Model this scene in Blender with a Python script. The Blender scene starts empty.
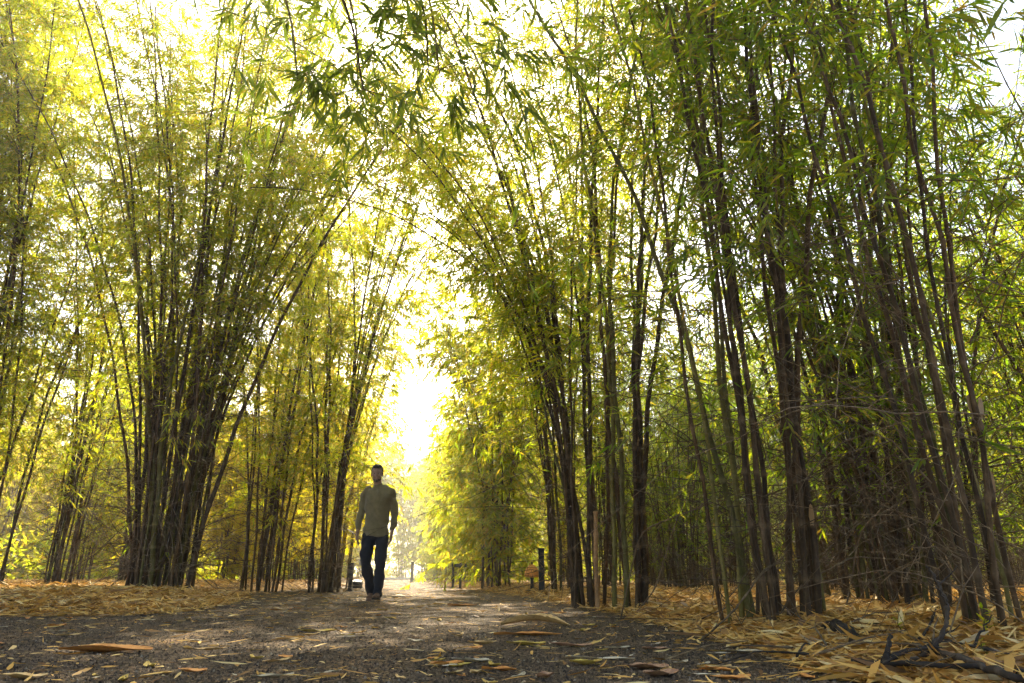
import bpy, bmesh, math, random
import numpy as np
from mathutils import Vector, Matrix

SC = bpy.context.scene
COL = SC.collection
random.seed(7)
PI = math.pi
R_ = math.radians

# ------------------------------------------------------------------ camera
EYE = 0.35
LENS = 24.0
FPX = 1024 * LENS / 36.0
TILT = math.atan((574.0 - 341.5) / FPX)
cam_d = bpy.data.cameras.new('camera'); cam_d.lens = LENS; cam_d.sensor_width = 36
cam_d.clip_start = 0.05; cam_d.clip_end = 2000
cam = bpy.data.objects.new('camera', cam_d); COL.objects.link(cam)
cam.location = (0, 0, EYE); cam.rotation_euler = (PI / 2 + TILT, 0, 0)
SC.camera = cam
ct, st = math.cos(TILT), math.sin(TILT)


def gp(px, py, z=0.0):
    """the point at height z seen at a pixel of the photograph"""
    cx = (px - 512) / FPX; cy = (341.5 - py) / FPX
    d = Vector((cx, ct - cy * st, st + cy * ct))
    s = (z - EYE) / d.z
    return (d.x * s, d.y * s)


# ------------------------------------------------------------------ path outline and ground height
LE = [(-30, 4.6), (-7.0, 5.2)] + [gp(*p) for p in ((0, 618), (140, 616.5), (205, 609.5), (250, 600.5), (243, 595.5), (262, 592), (335, 587.5), (360, 583.7), (384, 580))]
RE = [(2.6, -20), (1.75, 1.0)] + [gp(*p) for p in ((860, 683), (770, 656), (700, 637), (640, 621), (600, 611.5), (540, 600), (490, 593), (450, 587), (428, 583), (411, 579))]
END_Y = max(LE[-1][1], RE[-1][1]) + 40
pd = Vector((LE[-1][0] + RE[-1][0], LE[-1][1] + RE[-1][1])) / 2
pd.normalize()
LE.append((LE[-1][0] + pd.x * 60, LE[-1][1] + pd.y * 60))
RE.append((RE[-1][0] + pd.x * 60, RE[-1][1] + pd.y * 60))
LE = np.array(LE); RE = np.array(RE)


def mono(P):
    o = np.argsort(P[:, 1], kind='stable'); return P[o]
LEm, REm = mono(LE), mono(RE)


def seg_dist(X, Y, P):
    best = np.full(X.shape, 1e9)
    for a, b in zip(P[:-1], P[1:]):
        d = b - a; L2 = max(d @ d, 1e-9)
        t = np.clip(((X - a[0]) * d[0] + (Y - a[1]) * d[1]) / L2, 0, 1)
        best = np.minimum(best, np.hypot(X - a[0] - t * d[0], Y - a[1] - t * d[1]))
    return best


def edge(X, Y):
    """signed distance to the asphalt: negative on it, positive off it; and the side (-1 left, 1 right)"""
    xl = np.interp(Y, LEm[:, 1], LEm[:, 0], left=-60)
    xr = np.interp(Y, REm[:, 1], REm[:, 0])
    dl, dr = seg_dist(X, Y, LEm), seg_dist(X, Y, REm)
    left = (X < xl) & (Y > 4.4); right = X > xr
    d = -np.minimum(dl, dr)
    d = np.where(left, dl, d); d = np.where(right, dr, d)
    return d, np.where(left, -1, np.where(right, 1, 0))


def lumps(X, Y):
    return (np.sin(X * 2.1 + 1.3 * np.sin(Y * .9)) * np.sin(Y * 1.7 + .8 * np.sin(X * 1.3)) * .5
            + np.sin(X * 5.3 + Y * 2.2) * np.sin(Y * 4.1 - X * 1.9) * .25)


def height(X, Y):
    d, s = edge(X, Y)
    t = np.clip(d / 1.3, 0, 1); t = t * t * (3 - 2 * t)
    bank = np.where(s < 0, .13, .085)
    h = t * bank + np.clip(d, 0, 1) * .03 * lumps(X, Y)
    h = h + np.clip((d - 14) / 60, 0, 1) * .6 * (s != 0)
    return np.where(d < 0, np.clip(d, -.25, 0) * .25, h)


def hz(x, y):
    return float(height(np.array([x]), np.array([y]))[0])


# ------------------------------------------------------------------ materials
def mat(name, col=(.5, .5, .5), rough=.8):
    m = bpy.data.materials.new(name); m.use_nodes = True
    b = m.node_tree.nodes['Principled BSDF']
    b.inputs['Base Color'].default_value = (*col, 1); b.inputs['Roughness'].default_value = rough
    b.inputs['Specular IOR Level'].default_value = .3
    return m, m.node_tree, b


def N(nt, t, **k):
    n = nt.nodes.new(t)
    for a, v in k.items(): setattr(n, a, v)
    return n


def ramp(nt, fac, stops):
    r = N(nt, 'ShaderNodeValToRGB'); e = r.color_ramp.elements
    while len(e) < len(stops): e.new(.5)
    for x, (p, c) in zip(e, stops): x.position = p; x.color = (*c, 1)
    nt.links.new(fac, r.inputs['Fac']); return r.outputs['Color']


def noise(nt, scale, detail=4, rough=.6, vec=None):
    n = N(nt, 'ShaderNodeTexNoise'); n.inputs['Scale'].default_value = scale
    n.inputs['Detail'].default_value = detail; n.inputs['Roughness'].default_value = rough
    if vec is not None: nt.links.new(vec, n.inputs['Vector'])
    return n.outputs['Fac']


def bump(nt, b, h, strength=.5, dist=.01):
    n = N(nt, 'ShaderNodeBump'); n.inputs['Strength'].default_value = strength; n.inputs['Distance'].default_value = dist
    nt.links.new(h, n.inputs['Height']); nt.links.new(n.outputs['Normal'], b.inputs['Normal'])


def mix(nt, a, b, fac, mode='MIX'):
    m = N(nt, 'ShaderNodeMix', data_type='RGBA', blend_type=mode)
    for s, v in ((6, a), (7, b), (0, fac)):
        if hasattr(v, 'is_linked'): nt.links.new(v, m.inputs[s])
        else: m.inputs[s].default_value = v if s == 0 else (*v, 1)
    return m.outputs[2]


def obj_co(nt): return N(nt, 'ShaderNodeTexCoord').outputs['Object']
def world_co(nt): return N(nt, 'ShaderNodeNewGeometry').outputs['Position']


def leaf_mat(name, refl, trans, tfac, gloss=.02):
    """thin leaves: reflecting and letting light through, every leaf its own tint"""
    m = bpy.data.materials.new(name); m.use_nodes = True; nt = m.node_tree
    nt.nodes.remove(nt.nodes['Principled BSDF']); out = nt.nodes['Material Output']
    rnd = N(nt, 'ShaderNodeNewGeometry').outputs['Random Per Island']
    d = N(nt, 'ShaderNodeBsdfDiffuse'); t = N(nt, 'ShaderNodeBsdfTranslucent'); g = N(nt, 'ShaderNodeBsdfGlossy')
    g.inputs['Roughness'].default_value = .45
    nt.links.new(ramp(nt, rnd, refl), d.inputs['Color']); nt.links.new(ramp(nt, rnd, trans), t.inputs['Color'])
    a = N(nt, 'ShaderNodeMixShader'); a.inputs[0].default_value = tfac
    nt.links.new(d.outputs[0], a.inputs[1]); nt.links.new(t.outputs[0], a.inputs[2])
    b = N(nt, 'ShaderNodeMixShader'); b.inputs[0].default_value = gloss
    nt.links.new(a.outputs[0], b.inputs[1]); nt.links.new(g.outputs[0], b.inputs[2])
    nt.links.new(b.outputs[0], out.inputs['Surface']); return m


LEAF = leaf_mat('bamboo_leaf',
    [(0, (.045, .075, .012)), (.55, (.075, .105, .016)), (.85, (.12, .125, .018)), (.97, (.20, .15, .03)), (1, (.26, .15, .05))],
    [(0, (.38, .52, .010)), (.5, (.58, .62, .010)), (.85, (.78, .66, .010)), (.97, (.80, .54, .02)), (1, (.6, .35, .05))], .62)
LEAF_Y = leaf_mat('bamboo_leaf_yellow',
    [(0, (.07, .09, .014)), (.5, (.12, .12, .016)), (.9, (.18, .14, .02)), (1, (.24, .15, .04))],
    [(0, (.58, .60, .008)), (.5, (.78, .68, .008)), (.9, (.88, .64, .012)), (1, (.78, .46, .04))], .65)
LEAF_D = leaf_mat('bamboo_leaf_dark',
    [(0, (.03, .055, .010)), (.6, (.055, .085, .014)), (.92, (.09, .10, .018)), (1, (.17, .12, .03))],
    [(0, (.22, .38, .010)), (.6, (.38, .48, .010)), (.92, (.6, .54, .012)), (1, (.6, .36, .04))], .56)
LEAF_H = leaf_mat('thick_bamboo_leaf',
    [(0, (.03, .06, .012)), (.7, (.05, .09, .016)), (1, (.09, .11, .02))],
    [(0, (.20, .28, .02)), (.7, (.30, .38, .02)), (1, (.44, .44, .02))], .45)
STRAW = leaf_mat('dry_leaf',
    [(0, (.16, .08, .03)), (.12, (.34, .17, .05)), (.35, (.68, .37, .08)), (.72, (.80, .50, .13)), (.94, (.82, .62, .27)), (1, (.30, .22, .15))],
    [(0, (.20, .10, .02)), (.5, (.42, .24, .05)), (1, (.34, .18, .04))], .28, .03)


def culm_mat(name, c0, c1, c2):
    m, nt, b = mat(name, c1, .7); b.inputs['Specular IOR Level'].default_value = .15
    info = N(nt, 'ShaderNodeObjectInfo').outputs['Random']
    co = N(nt, 'ShaderNodeMapping'); co.inputs['Scale'].default_value = (14, 14, 2.2)
    nt.links.new(obj_co(nt), co.inputs['Vector'])
    f = noise(nt, 1.5, 5, .65, co.outputs['Vector'])
    base = ramp(nt, f, [(.3, c0), (.52, c1), (.72, c2)])
    tint = ramp(nt, info, [(0, (.62, .62, .62)), (.5, (1, 1, 1)), (1, (1.25, 1.15, 1))])
    col = mix(nt, base, tint, 1.0, 'MULTIPLY')
    fine = noise(nt, 60, 3, .6, obj_co(nt))
    ra = N(nt, 'ShaderNodeAttribute'); ra.attribute_name = 'ring'
    fr = N(nt, 'ShaderNodeMath', operation='MULTIPLY'); nt.links.new(ra.outputs['Fac'], fr.inputs[0]); fr.inputs[1].default_value = .55
    col = mix(nt, col, c2, fr.outputs[0])
    nt.links.new(mix(nt, col, ramp(nt, fine, [(.4, (.7, .7, .7)), (.6, (1.1, 1.1, 1.1))]), .6, 'MULTIPLY'), b.inputs['Base Color'])
    bump(nt, b, fine, .3, .004)
    return m


CULM = culm_mat('old_culm', (.026, .015, .006), (.070, .042, .018), (.17, .11, .055))
CULM_G = culm_mat('green_culm', (.062, .052, .012), (.115, .098, .024), (.20, .165, .06))
CULM_B = culm_mat('bleached_culm', (.16, .09, .04), (.30, .17, .07), (.40, .26, .13))
TWIG = culm_mat('bare_twig', (.06, .038, .018), (.13, .088, .045), (.25, .18, .095))
SHEATH = leaf_mat('culm_sheath', [(0, (.24, .15, .07)), (.5, (.34, .22, .10)), (1, (.42, .30, .17))],
                  [(0, (.3, .16, .04)), (1, (.4, .24, .08))], .25, .03)
DARKWOOD = culm_mat('rotten_wood', (.012, .009, .007), (.032, .024, .018), (.09, .07, .05))


# ------------------------------------------------------------------ mesh helpers
def np_mesh(name, V, faces, material, smooth=False):
    """faces: list of (k x n) int arrays, each of one polygon size"""
    me = bpy.data.meshes.new(name)
    V = np.asarray(V, np.float32)
    me.vertices.add(len(V)); me.vertices.foreach_set('co', V.ravel())
    loops = np.concatenate([f.ravel() for f in faces]).astype(np.int32)
    tot = np.concatenate([np.full(len(f), f.shape[1]) for f in faces]).astype(np.int32)
    start = np.concatenate([[0], np.cumsum(tot)[:-1]]).astype(np.int32)
    me.loops.add(len(loops)); me.loops.foreach_set('vertex_index', loops)
    me.polygons.add(len(tot)); me.polygons.foreach_set('loop_start', start)
    me.polygons.foreach_set('loop_total', tot)
    if smooth: me.polygons.foreach_set('use_smooth', np.ones(len(tot), bool))
    me.update(calc_edges=True)
    me.materials.append(material)
    return me


def link(name, me, parent=None, loc=None):
    o = bpy.data.objects.new(name, me); COL.objects.link(o)
    if parent is not None: o.parent = parent
    if loc is not None: o.location = loc
    return o


def tag(o, label=None, cat=None, group=None, kind=None):
    for k, v in (('label', label), ('category', cat), ('group', group), ('kind', kind)):
        if v: o[k] = v
    return o


def empty(name, loc, rz=0.0, s=1.0):
    o = link(name, None); o.location = loc; o.rotation_euler = (0, 0, rz); o.scale = (s, s, s)
    o.empty_display_size = .2
    return o


def nrm(a): return a / np.maximum(np.linalg.norm(a, axis=-1, keepdims=True), 1e-9)


def leaves_geo(P, D, U, L, W, curl=.12, fold=.25):
    """lanceolate leaves: base P, direction D, rough normal U, length L, width W; slight fold and droop of the tip"""
    n = len(P)
    S = nrm(np.cross(D, U)); Nn = np.cross(S, D)
    L = L[:, None]; W = W[:, None]
    t = [(0, 0), (.28, 1), (.28, -1), (.66, .78), (.66, -.78), (1, 0)]
    V = np.empty((n, 6, 3))
    for i, (u, w) in enumerate(t):
        V[:, i] = P + D * L * u + S * (W * .5 * w) + Nn * (fold * .5 * W * abs(w)) - Nn * (curl * L * u * u)
    # a middle rib so the blade folds: two halves share base and tip
    b = (np.arange(n) * 6)[:, None]
    tri = np.concatenate([b + [0, 2, 1], b + [3, 4, 5]])
    quad = b + [1, 2, 4, 3]
    return V.reshape(-1, 3), [tri, quad]


def prisms(A, B, ra, rb):
    """thin three-sided twigs from A to B"""
    n = len(A); D = nrm(B - A)
    ref = np.where(np.abs(D[:, 2:3]) > .9, np.array([[1., 0, 0]]), np.array([[0., 0, 1]]))
    X = nrm(np.cross(D, ref)); Y = np.cross(D, X)
    V = np.empty((n, 6, 3))
    for k in range(3):
        a = k * 2 * PI / 3
        off = X * math.cos(a) + Y * math.sin(a)
        V[:, k] = A + off * ra[:, None]; V[:, 3 + k] = B + off * rb[:, None]
    b = (np.arange(n) * 6)[:, None]
    q = np.concatenate([b + [k, (k + 1) % 3, 3 + (k + 1) % 3, 3 + k] for k in range(3)])
    return V.reshape(-1, 3), [q]


def tube_geo(P, r, sides=8, jag=None):
    """a tube along points P (n,3) with radii r (n,)"""
    P = np.asarray(P, float); n = len(P)
    T = nrm(np.gradient(P, axis=0))
    ref = np.array([1., 0, 0]) if abs(T[0][0]) < .8 else np.array([0., 1, 0])
    X = nrm(ref - T * (T @ ref)[:, None]); Y = np.cross(T, X)
    a = np.linspace(0, 2 * PI, sides, endpoint=False)
    V = P[:, None] + r[:, None, None] * (X[:, None] * np.cos(a)[None, :, None] + Y[:, None] * np.sin(a)[None, :, None])
    i = np.arange(n - 1)[:, None] * sides; k = np.arange(sides)[None]
    k2 = (k + 1) % sides
    q = np.stack([i + k, i + k2, i + sides + k2, i + sides + k], -1).reshape(-1, 4)
    caps = [np.arange(sides)[::-1][None], ((n - 1) * sides + np.arange(sides))[None]]
    return V.reshape(-1, 3), [q] + caps


def catmull(P, n):
    P = np.asarray(P, float); k = len(P); E = np.vstack([2 * P[0] - P[1], P, 2 * P[-1] - P[-2]])
    t = np.linspace(0, k - 1, n); i = np.minimum(t.astype(int), k - 2); u = (t - i)[:, None]
    p0, p1, p2, p3 = E[i], E[i + 1], E[i + 2], E[i + 3]
    return .5 * (2 * p1 + (p2 - p0) * u + (2 * p0 - 5 * p1 + 4 * p2 - p3) * u ** 2 + (3 * p1 - p0 - 3 * p2 + p3) * u ** 3)


# ------------------------------------------------------------------ bamboo
def smoothstep(x): x = np.clip(x, 0, 1); return x * x * (3 - 2 * x)


def make_culm(rng, H, base, az, lean, arch, rad, node=.32):
    """centre line, radii and node positions of one culm"""
    n_nodes = int(H / node)
    ts, rs, nodes = [], [], []
    z = 0
    for i in range(n_nodes + 1):
        t = i / n_nodes
        r = rad * (1 - .82 * t ** 1.25) + .003
        ts += [max(t - .012 / H * 2, 0), t, t + .02 / H * 2]; rs += [r, r * 1.27, r]
        nodes.append(t)
    ts = np.clip(np.array(ts), 0, 1.0); rs = np.array(rs)
    ts = np.maximum.accumulate(ts + np.arange(len(ts)) * 1e-6)
    az = 0. if isinstance(az, list) else az
    ph = rng.uniform(0, 6.28, 4); wob = rng.uniform(.04, .16)

    def pos(t):
        t = np.asarray(t, float)
        out = math.tan(lean) * H * (.35 * t + .75 * t ** 2) + arch * H * t ** 2.6
        zz = H * t - H * (.12 + .55 * arch) * arch * 1.4 * t ** 3.5
        x = base[0] + math.cos(az) * out + wob * np.sin(t * 7 + ph[0]) * t ** .5 + .012 * np.sin(t * 40 + ph[1])
        y = base[1] + math.sin(az) * out + wob * np.sin(t * 6 + ph[2]) * t ** .5 + .012 * np.sin(t * 37 + ph[3])
        return np.stack([x, y, zz - .04], -1)
    return pos, ts, rs, np.array(nodes)


def clump_geo(seed, n=24, R=.45, H=(7.5, 10), lean=(2, 13), arch=(.03, .16), rad=(.022, .036), hb=1.6,
              density=1.0, leaf=.13, leaf_w=.014, bias=None, tangle=60, sides=7, low_sprigs=6, extra=(), hmax=99., twl=8, twr=1.0):
    """meshes of one bamboo clump: culms (list), foliage, branches, bare twigs"""
    rng = np.random.default_rng(seed)
    culms = []; B0 = []; BD = []; BL = []; BR = []
    TW = []
    specs = []
    for i in range(n):
        a = rng.uniform(0, 2 * PI); rr = R * math.sqrt(rng.uniform(0, 1))
        base = (math.cos(a) * rr, math.sin(a) * rr)
        az = a + rng.normal(0, 1.0)
        if bias is not None and rng.uniform() < bias[1]: az = bias[0] + rng.normal(0, .5)
        ln = R_(rng.uniform(*lean)) * rng.uniform(.35, 1.1)
        specs.append((base, az, ln, rng.uniform(*arch), rng.uniform(*H), rng.uniform(*rad)))
    specs += list(extra)
    for (base, az, ln, ar, h, rd) in specs:
        pos, ts, rs, nodes = make_culm(rng, h, base, az, ln, ar, rd)
        if isinstance(az, list):                             # a culm that follows given points
            C_ = catmull(az, 60); pos = (lambda t, C_=C_: np.stack([np.interp(t, np.linspace(0, 1, 60), C_[:, k]) for k in range(3)], -1))
        P = pos(ts)
        V, F = tube_geo(P, rs, sides)
        culms.append((V, F, rng.uniform(), (base, az, h)))
        top = nodes[(nodes * h > hb * rng.uniform(.7, 1.6))]
        for t in top:
            p = pos(t)
            if p[2] > hmax: continue
            k = rng.poisson(2.3 * density * (.75 + .65 * t))
            for _ in range(k):
                a = rng.uniform(0, 2 * PI); up = R_(rng.uniform(5, 55))
                B0.append(p); BD.append((math.cos(a) * math.cos(up), math.sin(a) * math.cos(up), math.sin(up)))
                BL.append(rng.uniform(.5, 1.5) * (1.22 - .52 * t) * 1.2); BR.append(rd * .16 + .0015)
        # bare stubs and wiry side shoots low on the culm
        for t in nodes[(nodes * h < hb * 1.5) & (nodes * h > .15)]:
            for _ in range(rng.poisson(.55)):
                TW.append((pos(t), rng.uniform(0, 2 * PI), R_(rng.uniform(-15, 60)), rng.uniform(.15, .9), .0032 * twr))
    B0 = np.array(B0); BD = np.array(BD); BL = np.array(BL)[:, None]; BR = np.array(BR)
    nb = len(B0)
    droop = rng.uniform(.25, .75, (nb, 1)) * .9
    wig = rng.normal(0, .10, (nb, 3))

    def bpos(s):
        return B0 + BL * (BD * s + wig * np.sin(s * 5) * s - np.array([0, 0, 1.]) * droop * s * s * .75)

    def btan(s):
        return nrm(BD + wig * 2 * s - np.array([0, 0, 1.]) * droop * 1.5 * s)
    S = np.linspace(0, 1, 5)
    A = np.concatenate([bpos(S[i]) for i in range(4)]); Bq = np.concatenate([bpos(S[i + 1]) for i in range(4)])
    ra = np.concatenate([BR * (1 - .8 * S[i]) for i in range(4)]); rb = np.concatenate([BR * (1 - .8 * S[i + 1]) for i in range(4)])
    segA, segB, segra, segrb = [A], [Bq], [ra], [rb]
    # leafy twigs
    LP, LD, LU, LL, LW = [], [], [], [], []
    for j in range(twl):
        keep = rng.uniform(size=nb) < .92
        s = (rng.uniform(.12, 1.0, (nb, 1)) if j < twl - 1 else np.full((nb, 1), .97))
        p = bpos(s)[keep]; tn = btan(s)[keep]; m = len(p)
        rv = nrm(rng.normal(0, 1, (m, 3)) * np.array([1, 1, .6]))
        d = nrm(tn * .8 + rv * .8 + np.array([0, 0, -.22]))
        ln = rng.uniform(.10, .34, (m, 1))
        segA.append(p); segB.append(p + d * ln + np.array([0, 0, -.03])); segra.append(np.full(m, .0016)); segrb.append(np.full(m, .0009))
        nl = 7
        for q in range(nl):
            u = .30 + .70 * (q + rng.uniform(0, .6, (m, 1))) / nl
            u = np.minimum(u, 1)
            lp = p + d * ln * u + np.array([0, 0, -.03]) * u * u
            side = nrm(np.cross(d, np.array([0, 0, 1.])) + rng.normal(0, .25, (m, 3))) * (1 if q % 2 else -1)
            ld = nrm(d * .75 + side * rng.uniform(.35, .9, (m, 1)) + np.array([0, 0, -1.]) * rng.uniform(.05, .75, (m, 1)))
            k = rng.uniform(size=m) < .88
            LP.append(lp[k]); LD.append(ld[k])
            LU.append(nrm(np.array([0, 0, 1.]) + rng.normal(0, .55, (m, 3)))[k])
            l = leaf * rng.uniform(.55, 1.25, m); LL.append(l[k]); LW.append((leaf_w * rng.uniform(.75, 1.25, m))[k])
    # a few low sprigs of green leaves on thin shoots
    for _ in range(low_sprigs):
        a = rng.uniform(0, 2 * PI); rr = R * rng.uniform(.6, 1.6); z = rng.uniform(.5, hb + .6)
        p = np.array([math.cos(a) * rr, math.sin(a) * rr, z]); m = rng.integers(5, 10)
        d = nrm(np.array([math.cos(a), math.sin(a), .1]) + rng.normal(0, .3, 3))
        LP.append(p + d * rng.uniform(0, .15, (m, 1))); LD.append(nrm(d + rng.normal(0, .55, (m, 3)) + np.array([0, 0, -.3])))
        LU.append(nrm(np.array([0, 0, 1.]) + rng.normal(0, .3, (m, 3)))); LL.append(leaf * rng.uniform(.8, 1.4, m)); LW.append(leaf_w * rng.uniform(.9, 1.3, m))
        q = np.array([math.cos(a) * R * .4, math.sin(a) * R * .4, z - rng.uniform(0, .3)])
        segA.append(q[None]); segB.append(p[None]); segra.append(np.array([.003])); segrb.append(np.array([.0015]))
    # bare, wiry twigs tangled round the foot
    for _ in range(tangle):
        a = rng.uniform(0, 2 * PI); rr = R * rng.uniform(.3, 1.1)
        TW.append((np.array([math.cos(a) * rr, math.sin(a) * rr, rng.uniform(.1, hb * 1.5)]), a + rng.normal(0, .9),
                   R_(rng.uniform(-25, 55)), rng.uniform(.5, 1.8), rng.uniform(.0022, .0055) * twr))
    tA, tB, tra, trb = [], [], [], []
    for (p, a, up, l, r0) in TW:
        K = 6; d = np.array([math.cos(a) * math.cos(up), math.sin(a) * math.cos(up), math.sin(up)])
        pr = p; dr = rng.uniform(.1, .9); bend = rng.normal(0, .5, 3) * .5
        pts = [p]
        for k in range(1, K + 1):
            s = k / K
            pts.append(p + l * (d * s + bend * s * s - np.array([0, 0, dr * .5]) * s * s + rng.normal(0, .018, 3)))
        pts = np.array(pts); pts[:, 2] = np.maximum(pts[:, 2], .03)
        rr_ = r0 * (1 - .75 * np.linspace(0, 1, K + 1))
        tA.append(pts[:-1]); tB.append(pts[1:]); tra.append(rr_[:-1]); trb.append(rr_[1:])
        if l > .5:                                          # a fork
            for kf in rng.integers(1, K, 2):
                e = pts[kf] + nrm(rng.normal(0, 1, 3)) * l * rng.uniform(.1, .35); e[2] = max(e[2], .03)
                tA.append(pts[kf][None]); tB.append(e[None]); tra.append(rr_[kf:kf + 1] * .7); trb.append(rr_[kf:kf + 1] * .3)
    return dict(sides=sides, culms=culms, leaves=[np.concatenate(x) for x in (LP, LD, LU, LL, LW)],
                branches=[np.concatenate(x) for x in (segA, segB, segra, segrb)],
                twigs=[np.concatenate(x) for x in (tA, tB, tra, trb)] if tA else None, rng=rng)


def build_clump(name, geo, leafmat, loc, green=.2, sheath=0):
    root = empty(name, loc)
    rng = geo['rng']
    for (V, F, u, info) in geo['culms']:
        m = CULM_G if u < green else CULM
        me = np_mesh('culm', V, F, m, True); k = len(V) // geo['sides']
        ring = me.attributes.new('ring', 'FLOAT', 'POINT')
        ring.data.foreach_set('value', np.repeat((np.arange(k) % 3 == 1) * 1.0, geo['sides']).astype(np.float32))
        link('culm', me, root)
    V, F = leaves_geo(*geo['leaves']); link('foliage', np_mesh('foliage', V, F, leafmat), root)
    V, F = prisms(*geo['branches']); link('branchwork', np_mesh('branchwork', V, F, TWIG), root)['kind'] = 'stuff'
    if geo['twigs']:
        V, F = prisms(*geo['twigs']); link('twig_tangle', np_mesh('twig_tangle', V, F, TWIG), root)['kind'] = 'stuff'
    for _ in range(sheath):                                  # papery sheaths still clasping the culms
        V, F, u, (base, az, h) = geo['culms'][rng.integers(len(geo['culms']))]
        n = V.shape[0]; k = int(n * rng.uniform(.06, .3)); p = V[k]
        L = rng.uniform(.07, .16); a = rng.uniform(0, 6.28)
        d = nrm(np.array([math.cos(a) * .35, math.sin(a) * .35, 1.]))
        me = sheath_mesh(L, L * .32, rng); o = link('sheath', me, root, tuple(p))
        o.rotation_euler = (rng.uniform(-.4, .4), rng.uniform(-.4, .4), a)
    return root


def sheath_mesh(L, W, rng, flat=.25):
    """a stiff, half-rolled culm sheath, pointed at the tip, standing along +z"""
    nu, nv = 9, 5; V = []
    b1, b2 = rng.uniform(-.25, .25, 2)
    for i in range(nu):
        u = i / (nu - 1); w = W * (.55 + .45 * math.sin(min(u * 2.2, PI / 2))) * (1 - u ** 3) ** .8 + .002
        for j in range(nv):
            v = j / (nv - 1) * 2 - 1; th = v * 1.0
            V.append((math.sin(th) * w * .5, (1 - math.cos(th)) * w * .5 + b1 * L * u * u, L * u + .01 * math.sin(6 * v + 9 * u)))
    q = np.array([[i * nv + j, i * nv + j + 1, (i + 1) * nv + j + 1, (i + 1) * nv + j] for i in range(nu - 1) for j in range(nv - 1)])
    return np_mesh('sheath', V, [q], SHEATH, True)


def copy_tree(root, loc, rz, s, label, group, leafmat=None):
    c = root.copy(); COL.objects.link(c); c.location = loc; c.rotation_euler = (0, 0, rz); c.scale = s
    for ch in root.children:
        d = ch.copy(); COL.objects.link(d); d.parent = c
        if leafmat and ch.name.split('.')[0] == 'foliage':
            d.material_slots[0].link = 'OBJECT'; d.material_slots[0].material = leafmat
    return tag(c, label, 'bamboo', group)


def at(px, py, zb):
    x, y = gp(px, py, zb); return (x, y, hz(x, y) - .01)


def at_d(px, depth):
    """a spot in the column of a pixel, so far along the view"""
    cx = (px - 512) / FPX
    k = (ct + st * (232.5 / FPX))
    x = cx / k * depth
    return (x, depth, hz(x, depth) - .01)


G_ROW = 'tall bamboo clumps lining the path'
G_BACK = 'bamboo clumps in the thicket behind the path rows'
# -- the clumps that stand nearest, each modelled for itself
big = build_clump('bamboo_clump', clump_geo(11, n=44, R=.50, H=(10, 13.5), lean=(3, 20), arch=(.02, .12), rad=(.014, .031), hb=3.0, density=.6,
                  leaf=.15, leaf_w=.017, tangle=420, twr=1.9, sides=8, low_sprigs=10,
                  extra=[((.45, -.1), R_(-5), R_(19), .02, 10, .034), ((-.4, 0), R_(180), R_(22), .05, 11, .022), ((-.4, .1), R_(165), R_(12), .12, 11.5, .02), ((-.3, -.2), R_(195), R_(15), .14, 11, .02), ((-.3, .1), R_(178), R_(8), .2, 11, .018), ((.1, -.5), R_(-80), R_(7), .01, 7.5, .036)]
                 + [((.3, 0), R_(a_), R_(l_), ar_, h_, .015) for a_, l_, ar_, h_ in ((-5, 5, .34, 10.5), (-18, 6, .30, 10), (8, 4, .40, 11), (-30, 5, .36, 10.5), (2, 8, .28, 9.5))]), LEAF, at(158, 590, .12), .22, 14)
tag(big, 'broad dense bamboo clump with many culms fanning out beside the walking man', 'bamboo', G_ROW)
rt = build_clump('bamboo_clump', clump_geo(23, n=17, R=.36, H=(7, 9.5), lean=(1, 8), arch=(.02, .10), rad=(.010, .020), hb=1.7, density=.46,
                 leaf=.14, leaf_w=.015, tangle=170, sides=9, low_sprigs=9,
                 extra=[((.1, 0), R_(10), R_(18), .02, 8, .020), ((-.1, 0), R_(165), R_(15), .04, 8, .018)]), LEAF_D, at(770, 619, .08), .18, 5)
tag(rt, 'tall bamboo clump with thick dark culms rising from the straw bank nearest the asphalt', 'bamboo', G_ROW)
edgec = build_clump('bamboo_clump', clump_geo(31, n=10, R=.20, H=(6, 8), lean=(1, 7), arch=(.02, .10), rad=(.007, .013), hb=1.5, density=.48,
                 leaf=.13, leaf_w=.014, tangle=130, sides=9, low_sprigs=6), LEAF_D, at(990, 637, .08), .1, 4)
tag(edgec, 'slender bamboo clump behind the dark fallen branches at the picture edge', 'bamboo', G_ROW)
mid = build_clump('bamboo_clump', clump_geo(47, n=9, R=.36, H=(8.5, 12), lean=(2, 12), arch=(.03, .12), rad=(.012, .024), hb=2.2, density=.85,
                 leaf=.14, leaf_w=.016, tangle=150, sides=8, low_sprigs=5, bias=(R_(170), .35),
                 extra=[((-.2, 0), R_(172), R_(7), .14, 11, .024), ((-.1, .1), R_(195), R_(5), .18, 10.5, .024), ((-.1, .1), R_(160), R_(9), .12, 11, .022)]
                 + [((-.15, .05), R_(a_), R_(l_), ar_, h_, .013) for a_, l_, ar_, h_ in ((168, 6, .40, 7.4), (196, 7, .36, 7.8), (155, 8, .38, 8.2), (175, 4, .5, 7.8), (205, 5, .44, 8.4))]), LEAF, at(592, 600, .08), .15, 4)
tag(mid, 'bamboo clump with a broken orange culm at its foot leaning over the path', 'bamboo', G_ROW)
mid2 = build_clump('bamboo_clump', clump_geo(53, n=9, R=.16, H=(7, 9), lean=(1, 9), arch=(.03, .12), rad=(.014, .026), hb=2.0, density=.55,
                 leaf=.14, leaf_w=.016, tangle=90, sides=8, low_sprigs=4), LEAF, at(632, 603, .08), .15, 2)
tag(mid2, 'narrow bamboo clump of few culms next to the clump with the broken orange culm', 'bamboo', G_ROW)
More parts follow.
